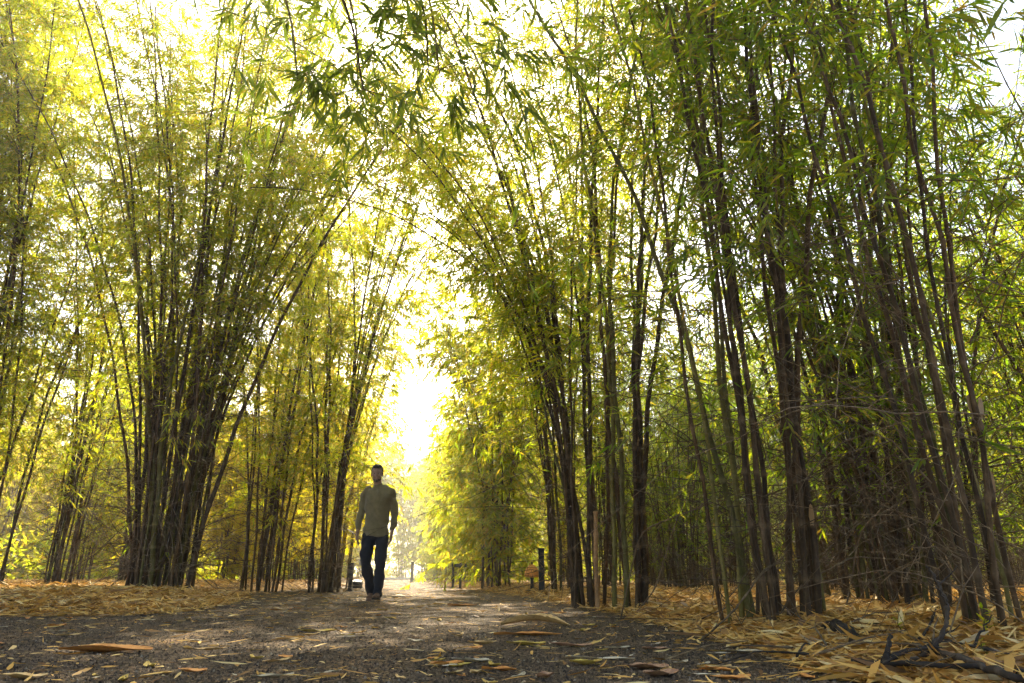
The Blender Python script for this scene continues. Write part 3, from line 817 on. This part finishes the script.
limb_w('fallen_log', np.array([onb(826, 628), onb(838, 632, .02), onb(850, 638, .02), onb(857, 643)]), .030, .026, DARKWOOD, 'short dark rotten log half buried in the straw', 'log')
limb_w('fallen_branch', np.array([onb(885, 676), onb(889, 662, .03), onb(893, 652, .06)]), .012, .008, DARKWOOD, 'short black stub standing out of the straw by the level branch')
rr = np.random.default_rng(19)
for i in range(16):
    p0 = onb(rr.uniform(640, 1015), rr.uniform(622, 672)); a = rr.uniform(0, PI); L = rr.uniform(.2, .6)
    q = p0 + np.array([math.cos(a) * L, math.sin(a) * L, 0]); q[2] = hz(q[0], q[1]) + .05 + rr.uniform(0, .06)
    p0[2] += .01; mid_ = (p0 + q) / 2 + np.array([0, 0, rr.uniform(0, .04)])
    limb_w('fallen_twig', np.array([p0, mid_, q]), .005, .002, TWIG if i % 3 else DARKWOOD, 'thin bare twig lying loose on the straw bank', 'twig', 'loose twigs on the straw bank')
# thin dead canes leaning between the clumps of the near side
for (pa, pb, y0, y1, lab) in (((640, 530), (820, 490), 6.0, 5.2, 'thin dead cane leaning across in front of the narrow clump'),
                          ((800, 585), (905, 560), 4.6, 5.0, 'pale dead cane arching low over the dim floor'),
                          ((860, 530), (1010, 420), 5.2, 4.4, 'long grey cane slanting up into the slender clump'),
                          ((735, 610), (800, 560), 4.1, 4.3, 'bowed cane springing from the foot of the thick culmed clump'),
                          ((655, 590), (700, 470), 6.4, 6.6, 'brown leaning cane standing behind the straw bank')):
    A = stand(*pa, y0); B = stand(*pb, y1); M_ = (A + B) / 2 + np.array([0, 0, .10])
    G0 = A.copy(); G0[2] = hz(A[0], A[1]); G0[0] -= .2
    limb_w('leaning_cane', np.array([G0, A, M_, B]), .007, .003, TWIG, lab, 'cane', forks=((.6, .2, .1, .12, .003), (.8, .12, -.1, .15, .002)))


# seedlings: little green shoots coming through the straw
def seedling(px, py, n, h, label, seed):
    p = onb(px, py); r = np.random.default_rng(seed); root = empty('seedling', tuple(p - [0, 0, .02]))
    pts = np.stack([r.normal(0, .004, 6).cumsum(), r.normal(0, .004, 6).cumsum(), np.linspace(0, h, 6)], -1)
    V, F = tube_geo(pts, np.linspace(.003, .0012, 6), 5); link('stem', np_mesh('stem', V, F, CULM_G), root)
    k = r.uniform(.25, 1, n); a = r.uniform(0, 6.28, n); el = r.uniform(-.2, .8, n)
    P = np.stack([np.interp(k, np.linspace(0, 1, 6), pts[:, j]) for j in range(3)], -1)
    D = np.stack([np.cos(a) * np.cos(el), np.sin(a) * np.cos(el), np.sin(el)], -1)
    V, F = leaves_geo(P, D, nrm(np.array([0, 0, 1.]) + r.normal(0, .2, (n, 3))), h * r.uniform(.25, .5, n), h * .09 * r.uniform(.7, 1.3, n))
    link('foliage', np_mesh('foliage', V, F, LEAF), root); tag(root, label, 'seedling')
seedling(988, 640, 16, .14, 'small green seedling at the foot of the slender clump', 1)
seedling(902, 632, 9, .10, 'tiny green shoot on the open straw behind the fallen branches', 2)
seedling(985, 655, 10, .07, 'low green weed among the fallen branches', 3)
seedling(674, 612, 8, .09, 'tiny green shoot on the straw between two clumps', 4)

# ------------------------------------------------------------------ path furniture
BLACK, nt, b = mat('black_metal', (.018, .018, .02), .5)
bump(nt, b, noise(nt, 40, 3, .6, obj_co(nt)), .15, .003)


def rbox(bm, c, s, bev=.006, rot=None):
    g = bmesh.ops.create_cube(bm, size=1)['verts']
    M = Matrix.Translation(c) @ (rot or Matrix()) @ Matrix.Diagonal((*s, 1))
    bmesh.ops.transform(bm, matrix=M, verts=g)
    es = list({e for v in g for e in v.link_edges})
    bmesh.ops.bevel(bm, geom=es, offset=bev, segments=2, affect='EDGES')


def bm_obj(name, bm, m, parent=None, smooth=False):
    me = bpy.data.meshes.new(name); bm.to_mesh(me); bm.free(); me.materials.append(m)
    if smooth:
        for p in me.polygons: p.use_smooth = True
    return link(name, me, parent)


def lathe(bm, prof, seg=20, c=(0, 0)):
    rings = []
    for r_, z in prof:
        rings.append([bm.verts.new((c[0] + r_ * math.cos(a), c[1] + r_ * math.sin(a), z)) for a in np.linspace(0, 2 * PI, seg, endpoint=False)])
    for A, B in zip(rings[:-1], rings[1:]):
        for k in range(seg): bm.faces.new((A[k], A[(k + 1) % seg], B[(k + 1) % seg], B[k]))
    bm.faces.new(rings[0][::-1]); bm.faces.new(rings[-1])


def spot(px, d):
    l = at_d(px, d); return (l[0], l[1], max(hz(l[0], l[1]), 0) + .0)

def bollard(loc, h, w, label):
    root = empty('bollard', loc)
    bm = bmesh.new(); rbox(bm, (0, 0, h / 2 - .03), (w, w, h + .06), .006); bm_obj('post', bm, BLACK, root)
    bm = bmesh.new(); rbox(bm, (0, 0, h + .012), (w * 1.25, w * 1.25, .03), .008); bm_obj('cap', bm, BLACK, root)
    bm = bmesh.new(); rbox(bm, (0, 0, .01), (w * 1.8, w * 1.8, .03), .006); bm_obj('base_plate', bm, BLACK, root)
    return tag(root, label, 'bollard')
bollard(spot(351, 15.5), .55, .085, 'slim black bollard at the path edge close to the man\'s right hand')
bollard(spot(541.5, 12.6), .72, .10, 'tall dark bollard standing next to the orange shaded lantern')
bollard(spot(412, 33), .85, .12, 'distant black bollard near the far end of the path')
# low floodlight beside the bollard
root = empty('garden_floodlight', spot(357.5, 18.5))
bm = bmesh.new(); rbox(bm, (0, 0, .11), (.24, .16, .17), .02, Matrix.Rotation(.35, 4, 'X')); bm_obj('housing', bm, BLACK, root)
bm = bmesh.new(); rbox(bm, (0, .0, .01), (.30, .2, .04), .008); bm_obj('base_plate', bm, BLACK, root)
for s in (-1, 1):
    bm = bmesh.new(); rbox(bm, (s * .135, 0, .09), (.018, .05, .18), .004); bm_obj('bracket', bm, BLACK, root)
tag(root, 'squat dark garden light on the ground beside the slim bollard', 'garden light')
# rail barrier
root = empty('rail_barrier', spot(457, 18.5))
for sx, hh_ in ((-.10, .64), (.09, .62)):
    bm = bmesh.new(); rbox(bm, (sx, 0, hh_ / 2 - .05), (.06, .06, hh_ + .1), .006); bm_obj('post', bm, BLACK, root)
bm = bmesh.new(); rbox(bm, (.06, -.045, .56), (.40, .028, .09), .006); bm_obj('rail', bm, BLACK, root)
tag(root, 'low dark barrier of two posts and a rail at the path edge', 'barrier')
# lantern
root = empty('garden_lantern', spot(532, 13.4))
bm = bmesh.new(); lathe(bm, [(.10, -.02), (.10, .02), (.05, .035), (.028, .05), (.022, .18), (.03, .20), (.02, .21)]); bm_obj('stem', bm, BLACK, root, True)
m, nt, b = mat('amber_shade', (.42, .20, .06), .55)
nt.links.new(ramp(nt, noise(nt, 14, 4, .6, obj_co(nt)), [(.3, (.60, .22, .04)), (.7, (.80, .36, .08))]), b.inputs['Base Color'])
bm = bmesh.new(); lathe(bm, [(.10, .212), (.112, .235), (.108, .29), (.085, .345), (.045, .385), (.02, .40)]); bm_obj('lamp_shade', bm, m, root, True)
bm = bmesh.new(); lathe(bm, [(.012, .398), (.016, .41), (.008, .44)]); bm_obj('finial', bm, BLACK, root, True)
root.scale = (1.25, 1.25, 1.2)
tag(root, 'short garden lantern with a rounded orange brown shade', 'lantern')

# ------------------------------------------------------------------ the man
class Parts:
    def __init__(s): s.V = []; s.F = []; s.o = 0
    def add(s, V, F):
        s.V.append(np.asarray(V, float)); s.F += [[int(k) + s.o for k in f] for f in F]; s.o += len(V)
    def loft(s, rows, n=24, seg=18, axis='z'):
        """rows: x, y, z, rx, ry - rings lie square to the line, rx across (world x), ry the other way"""
        A = catmull(rows, n); P = A[:, :3]; T = nrm(np.gradient(P, axis=0))
        X = np.array([1., 0, 0]) - T * T[:, :1]; X = nrm(X); Y = np.cross(T, X)
        a = np.linspace(0, 2 * PI, seg, endpoint=False)
        V = P[:, None] + X[:, None] * (A[:, 3, None] * np.cos(a))[..., None] + Y[:, None] * (A[:, 4, None] * np.sin(a))[..., None]
        F = [(i * seg + k, i * seg + (k + 1) % seg, (i + 1) * seg + (k + 1) % seg, (i + 1) * seg + k) for i in range(n - 1) for k in range(seg)]
        F += [tuple(range(seg))[::-1], tuple((n - 1) * seg + k for k in range(seg))]
        s.add(V.reshape(-1, 3), F)
    def ball(s, c, r, rot=None, seg=20):
        V = []; F = []; n = seg // 2
        for i in range(n + 1):
            th = PI * i / n
            for k in range(seg):
                p = Vector((math.sin(th) * math.cos(2 * PI * k / seg) * r[0], math.sin(th) * math.sin(2 * PI * k / seg) * r[1], math.cos(th) * r[2]))
                if rot is not None: p = rot @ p
                V.append(p + Vector(c))
        for i in range(n):
            for k in range(seg):
                F.append((i * seg + k, (i + 1) * seg + k, (i + 1) * seg + (k + 1) % seg, i * seg + (k + 1) % seg))
        s.add([tuple(v) for v in V], F)
    def solid(s, name, m, voxel, parent=None, smooth=4, fn=None):
        """fuse everything into one continuous skin"""
        me = bpy.data.meshes.new(name); me.from_pydata(np.concatenate(s.V).tolist(), [], s.F); me.update()
        t = bpy.data.objects.new(name, me); COL.objects.link(t)
        md = t.modifiers.new('fuse', 'REMESH'); md.mode = 'VOXEL'; md.voxel_size = voxel; md.use_smooth_shade = True
        sm = t.modifiers.new('soft', 'SMOOTH'); sm.iterations = smooth; sm.factor = .5
        dg = bpy.context.evaluated_depsgraph_get(); dg.update()
        me2 = bpy.data.meshes.new_from_object(t.evaluated_get(dg)); bpy.data.objects.remove(t)
        if fn:
            V = np.empty(len(me2.vertices) * 3); me2.vertices.foreach_get('co', V); V = V.reshape(-1, 3)
            Nn = np.empty(len(V) * 3); me2.vertex_normals.foreach_get('vector', Nn); V = V + fn(V, Nn.reshape(-1, 3))
            me2.vertices.foreach_set('co', V.ravel()); me2.update()
        me2.materials.clear(); me2.materials.append(m); me2.name = name
        for p in me2.polygons: p.use_smooth = True
        return link(name, me2, parent)


SKIN, nt, b = mat('skin', (.30, .17, .10), .55)
nt.links.new(ramp(nt, noise(nt, 30, 3, .6, obj_co(nt)), [(.35, (.20, .11, .065)), (.65, (.26, .15, .09))]), b.inputs['Base Color'])
b.inputs['Subsurface Weight'].default_value = .08; b.inputs['Subsurface Radius'].default_value = (.02, .008, .004)
HAIR, nt, b = mat('hair', (.02, .015, .012), .6); bump(nt, b, noise(nt, 180, 3, .6, obj_co(nt)), .6, .004)
BEARD, nt, b = mat('short_beard', (.055, .034, .022), .8); bump(nt, b, noise(nt, 240, 3, .6, obj_co(nt)), .5, .003)
KNIT, nt, b = mat('sweater_cloth', (.20, .165, .085), .9)
w = N(nt, 'ShaderNodeTexWave'); w.inputs['Scale'].default_value = 90; w.inputs['Distortion'].default_value = 1.5; nt.links.new(obj_co(nt), w.inputs['Vector'])
nt.links.new(ramp(nt, noise(nt, 12, 5, .6, obj_co(nt)), [(.3, (.105, .080, .030)), (.7, (.155, .120, .050))]), b.inputs['Base Color'])
bump(nt, b, w.outputs['Fac'], .3, .002); b.inputs['Sheen Weight'].default_value = .15
DENIM, nt, b = mat('dark_trouser_cloth', (.012, .013, .02), .85)
nt.links.new(ramp(nt, noise(nt, 25, 5, .6, obj_co(nt)), [(.3, (.004, .0045, .007)), (.7, (.010, .011, .015))]), b.inputs['Base Color'])
SHOE, nt, b = mat('brown_leather', (.10, .045, .022), .45)
SOLE, _, _ = mat('rubber_sole', (.03, .025, .02), .8)
EYEM, _, _ = mat('eye_white', (.16, .14, .13), .5)
IRIS, _, _ = mat('iris', (.015, .01, .008), .2)

px, py = gp(371, 601.5)
man = Parts()
HC = Vector((-.03, -.035, 1.625))
# arms: shoulder, elbow, wrist for both sides (x<0 is at the picture's left)
ARM = {-1: [(-.140, .01, 1.405), (-.178, .012, 1.355), (-.200, .025, 1.25), (-.228, .03, 1.10), (-.236, -.01, .98), (-.240, -.045, .85)],
       1: [(.140, .01, 1.405), (.178, .012, 1.355), (.200, .03, 1.25), (.230, .04, 1.10), (.226, .00, .98), (.212, -.03, .855)]}
LEG = {-1: [(-.085, .01, .90), (-.10, -.015, .70), (-.105, -.04, .50), (-.075, .07, .28), (-.045, .16, .10)],
       1: [(.085, .01, .90), (.09, -.03, .70), (.09, -.06, .50), (.085, -.05, .28), (.08, -.06, .09)]}
man.loft([(0, .0, .86, .125, .085), (0, 0, 1.0, .125, .085), (0, .0, 1.15, .125, .085), (0, .005, 1.30, .135, .085), (0, .01, 1.385, .11, .07), (-.005, .012, 1.43, .06, .06)], 26)
man.loft([(-.008, .015, 1.40, .062, .062), (-.016, .0, 1.47, .056, .058), (-.024, -.012, 1.55, .055, .058), (HC.x, HC.y + .02, 1.60, .05, .055)], 12)
for s in (-1, 1):
    man.loft([(*p, r1, r1) for p, r1 in zip(ARM[s], (.030, .032, .030, .028, .026, .024))], 22, 14)
    man.loft([(*p, r1, r1) for p, r1 in zip(LEG[s], (.062, .060, .048, .042, .034))], 22, 14)
# head: skull, face, jaw, brow, nose, lips, chin, ears (turned a little to the picture's right, tipped down)
RH = Matrix.Rotation(R_(6), 3, 'Z') @ Matrix.Rotation(R_(7), 3, 'X')
def hp(x, y, z): return tuple(HC + RH @ Vector((x, y, z)))
man.ball(hp(0, .018, .03), (.075, .094, .092), RH)
man.ball(hp(0, -.018, -.02), (.064, .074, .085), RH)
man.ball(hp(0, -.024, -.066), (.050, .056, .045), RH)
man.ball(hp(0, -.068, -.096), (.022, .018, .016), RH)
for s in (-1, 1):
    man.ball(hp(s * .030, -.078, .021), (.025, .012, .008), RH)
    man.ball(hp(s * .040, -.064, -.022), (.020, .018, .017), RH)
    man.ball(hp(s * .076, .012, -.012), (.010, .020, .032), RH)
    man.ball(hp(s * .010, -.094, -.034), (.009, .012, .008), RH)
man.ball(hp(0, -.088, -.008), (.010, .014, .028), RH); man.ball(hp(0, -.100, -.030), (.012, .013, .010), RH)
man.ball(hp(0, -.085, -.056), (.024, .011, .006), RH); man.ball(hp(0, -.083, -.068), (.020, .011, .007), RH)
# hands hang beside the thighs, thumbs forward, fingers a little curled
for s in (-1, 1):
    W = np.array(ARM[s][-1])
    man.loft([(W[0], W[1], W[2] + .02, .024, .028), (W[0], W[1] - .006, W[2] - .03, .021, .036), (W[0] - s * .004, W[1] - .012, W[2] - .075, .019, .043), (W[0] - s * .008, W[1] - .014, W[2] - .10, .016, .040)], 14, 14)
    for k, (L, off) in enumerate(((.070, -.033), (.080, -.011), (.075, .011), (.058, .031))):
        b0 = np.array([W[0] - s * .008, W[1] - .014 + off, W[2] - .085])
        man.loft([(*b0, .009, .009), (b0[0] - s * .004, b0[1] - .002, b0[2] - L * .42, .0088, .0088), (b0[0] - s * .016, b0[1] - .004 + off * .1, b0[2] - L * .78, .0078, .0078), (b0[0] - s * .030, b0[1] - .005 + off * .12, b0[2] - L * 1.0, .0062, .0062)], 10, 10)
    man.loft([(W[0], W[1] - .025, W[2] - .025, .013, .013), (W[0] - s * .004, W[1] - .055, W[2] - .055, .0115, .0115), (W[0] - s * .008, W[1] - .066, W[2] - .085, .0095, .0095), (W[0] - s * .012, W[1] - .066, W[2] - .105, .0075, .0075)], 10, 10)
body = man.solid('person', SKIN, .0048, None, 3)
body.location = (px, py + .06, .005)
body.scale = (1.04, 1.04, 1.045)
tag(body, 'man in an olive sweater and dark trousers walking along the path toward the camera', 'person')
PM = body
# eyes
for s in (-1, 1):
    e = Parts(); e.ball(hp(s * .030, -.0745, .004), (.0125, .0085, .0065), RH, 14); e.solid('eye', EYEM, .0016, PM, 1)
    e = Parts(); e.ball(hp(s * .029, -.0815, .004), (.0055, .003, .0055), RH, 12); e.solid('iris', IRIS, .0012, [c for c in PM.children if c.name.startswith('eye')][-1], 1)
# hair and short beard
h = Parts()
h.ball(hp(0, .034, .046), (.0785, .092, .086), RH, 28); h.ball(hp(0, -.024, .096), (.060, .060, .030), RH); h.ball(hp(0, .072, -.01), (.064, .046, .055), RH)
for s in (-1, 1): h.ball(hp(s * .069, -.006, .026), (.008, .020, .036), RH)
rs = np.random.default_rng(8)
h.solid('hair', HAIR, .005, PM, 2, lambda V, Nn: Nn * (.0035 * np.sin(V[:, :1] * 310 + 3 * np.sin(V[:, 2:] * 170)) * np.sin(V[:, 1:2] * 240)))
h = Parts(); h.ball(hp(0, -.0255, -.072), (.0505, .0565, .042), RH); h.ball(hp(0, -.0695, -.096), (.022, .0195, .017), RH)
for s in (-1, 1): h.ball(hp(s * .054, -.016, -.040), (.008, .022, .038), RH)
h.solid('beard', BEARD, .0042, PM, 2)


def folds(amp, fz):
    def f(V, Nn):
        w = (np.sin(V[:, 2] * fz + 2.2 * np.sin(V[:, 0] * 17) + 5 * V[:, 1]) + .6 * np.sin(V[:, 2] * fz * 1.9 + V[:, 0] * 23 + 2))
        return Nn * (amp * w)[:, None]
    return f
sw = Parts()
sw.loft([(-.003, .0, .800, .172, .138), (-.002, 0, .86, .168, .134), (0, .0, 1.0, .160, .124), (0, .0, 1.15, .164, .126), (0, .004, 1.29, .186, .126), (0, .01, 1.375, .186, .105), (-.002, .012, 1.428, .152, .086), (-.012, .008, 1.468, .070, .072)], 34, 30)
for s in (-1, 1):
    A = ARM[s]; rr_ = (.056, .060, .056, .050, .045, .040)
    sw.loft([(A[0][0] - s * .03, A[0][1], A[0][2] + .004, .05, .05)] + [(*p, r1, r1) for p, r1 in zip(A[:-1], rr_)] + [(A[-1][0], A[-1][1], A[-1][2] + .035, .036, .038)], 34, 18)
sweater = sw.solid('sweater', KNIT, .007, PM, 6, folds(.006, 24))
col_ = Parts(); col_.loft([(-.010, .010, 1.445, .071, .073), (-.014, .004, 1.475, .066, .068), (-.018, -.002, 1.497, .062, .064)], 10, 28)
col_.solid('collar', KNIT, .006, sweater, 3)
tr = Parts()
tr.loft([(0, .0, .90, .150, .105), (0, .0, .83, .154, .108), (0, .008, .77, .150, .106)], 12, 28)
for s in (-1, 1):
    L_ = LEG[s]; rr_ = (.088, .088, .073, .067, .060)
    tr.loft([(L_[0][0], L_[0][1], .87, .075, .09)] + [(*p, r1, r1 * 1.08) for p, r1 in zip(L_[1:], rr_[1:])] + [(L_[-1][0] , L_[-1][1] + (.01 if s < 0 else 0), L_[-1][2] - .03, .060, .066)], 34, 20)
tr.solid('trousers', DENIM, .008, PM, 4, folds(.006, 26))
for s in (-1, 1):
    ank = Vector(LEG[s][-1])
    pitch = R_(28) if s < 0 else R_(-6)
    M = Matrix.Rotation(pitch, 3, 'X')
    base = Vector((ank.x, ank.y, .0)) + (Vector((0, .03, .052)) if s < 0 else Vector((0, 0, .006)))
    def q(x, y, z): return tuple(base + M @ Vector((x, y, z)))
    sh = Parts()
    for (yy, rx, rz, zc) in ((.055, .036, .045, .055), (.01, .038, .055, .065), (-.05, .040, .042, .052), (-.11, .046, .032, .040), (-.16, .042, .027, .034), (-.195, .028, .020, .028)):
        sh.ball(q(0, yy, zc), (rx, .045, rz), M, 18)
    sh.ball(q(0, .02, .10), (.042, .048, .04), M, 18)
    so = sh.solid('shoe', SHOE, .006, PM, 4)
    sl = Parts()
    for (yy, rx) in ((.055, .037), (.0, .037), (-.05, .041), (-.11, .048), (-.16, .044), (-.195, .032)): sl.ball(q(0, yy, .014), (rx, .045, .014), M, 18)
    sl.solid('sole', SOLE, .005, so, 2)

# ------------------------------------------------------------------ light, sky, air
SUN_PX, SUN_PY = 424, 60
cx = (SUN_PX - 512) / FPX; cyy = (341.5 - SUN_PY) / FPX
sd = Vector((cx, ct - cyy * st, st + cyy * ct)).normalized()
el = math.asin(sd.z); az = math.atan2(sd.x, sd.y)
sun = bpy.data.lights.new('sun', 'SUN'); sun.energy = 5.0; sun.angle = R_(.6); sun.color = (1, .90, .70)
so = bpy.data.objects.new('sun', sun); COL.objects.link(so); so.rotation_euler = sd.to_track_quat('Z', 'Y').to_euler(); so.location = (0, 0, 30)
wd = bpy.data.worlds.new('World'); SC.world = wd; wd.use_nodes = True; nt = wd.node_tree
sky = N(nt, 'ShaderNodeTexSky', sky_type='NISHITA'); sky.sun_disc = False; sky.sun_elevation = el; sky.sun_rotation = az
sky.air_density = 1.0; sky.dust_density = 2.5; sky.ozone_density = 0.4
nt.links.new(sky.outputs['Color'], nt.nodes['Background'].inputs['Color']); nt.nodes['Background'].inputs['Strength'].default_value = .085

HAZE = .0024
if HAZE:
    bm = bmesh.new(); bmesh.ops.create_cube(bm, size=1)
    bmesh.ops.transform(bm, matrix=Matrix.Translation((0, 0, 12.5)) @ Matrix.Diagonal((900, 900, 29, 1)), verts=bm.verts)
    m = bpy.data.materials.new('haze_air'); m.use_nodes = True; nt = m.node_tree; nt.nodes.remove(nt.nodes['Principled BSDF'])
    v = N(nt, 'ShaderNodeVolumePrincipled'); v.inputs['Density'].default_value = HAZE; v.inputs['Color'].default_value = (1, .96, .86, 1); v.inputs['Anisotropy'].default_value = .55
    nt.links.new(v.outputs[0], nt.nodes['Material Output'].inputs['Volume'])
    tag(bm_obj('haze', bm, m), 'pale warm haze hanging in the grove', 'haze', kind='stuff')

vs = SC.view_settings; vs.view_transform = 'Standard'; vs.look = 'None'; vs.gamma = 1; vs.use_curve_mapping = False; vs.exposure = 2.5
cy_ = SC.cycles
cy_.max_bounces = 10; cy_.diffuse_bounces = 6; cy_.glossy_bounces = 2; cy_.transmission_bounces = 8; cy_.transparent_max_bounces = 4; cy_.volume_bounces = 0
cy_.use_adaptive_sampling = True; cy_.adaptive_threshold = .03; cy_.use_denoising = True; cy_.sample_clamp_indirect = 6
try: cy_.denoiser = 'OPENIMAGEDENOISE'
except Exception: pass

print('LEAVES', sum(len(m.polygons) for m in bpy.data.meshes if m.name.startswith('foliage'))//3)
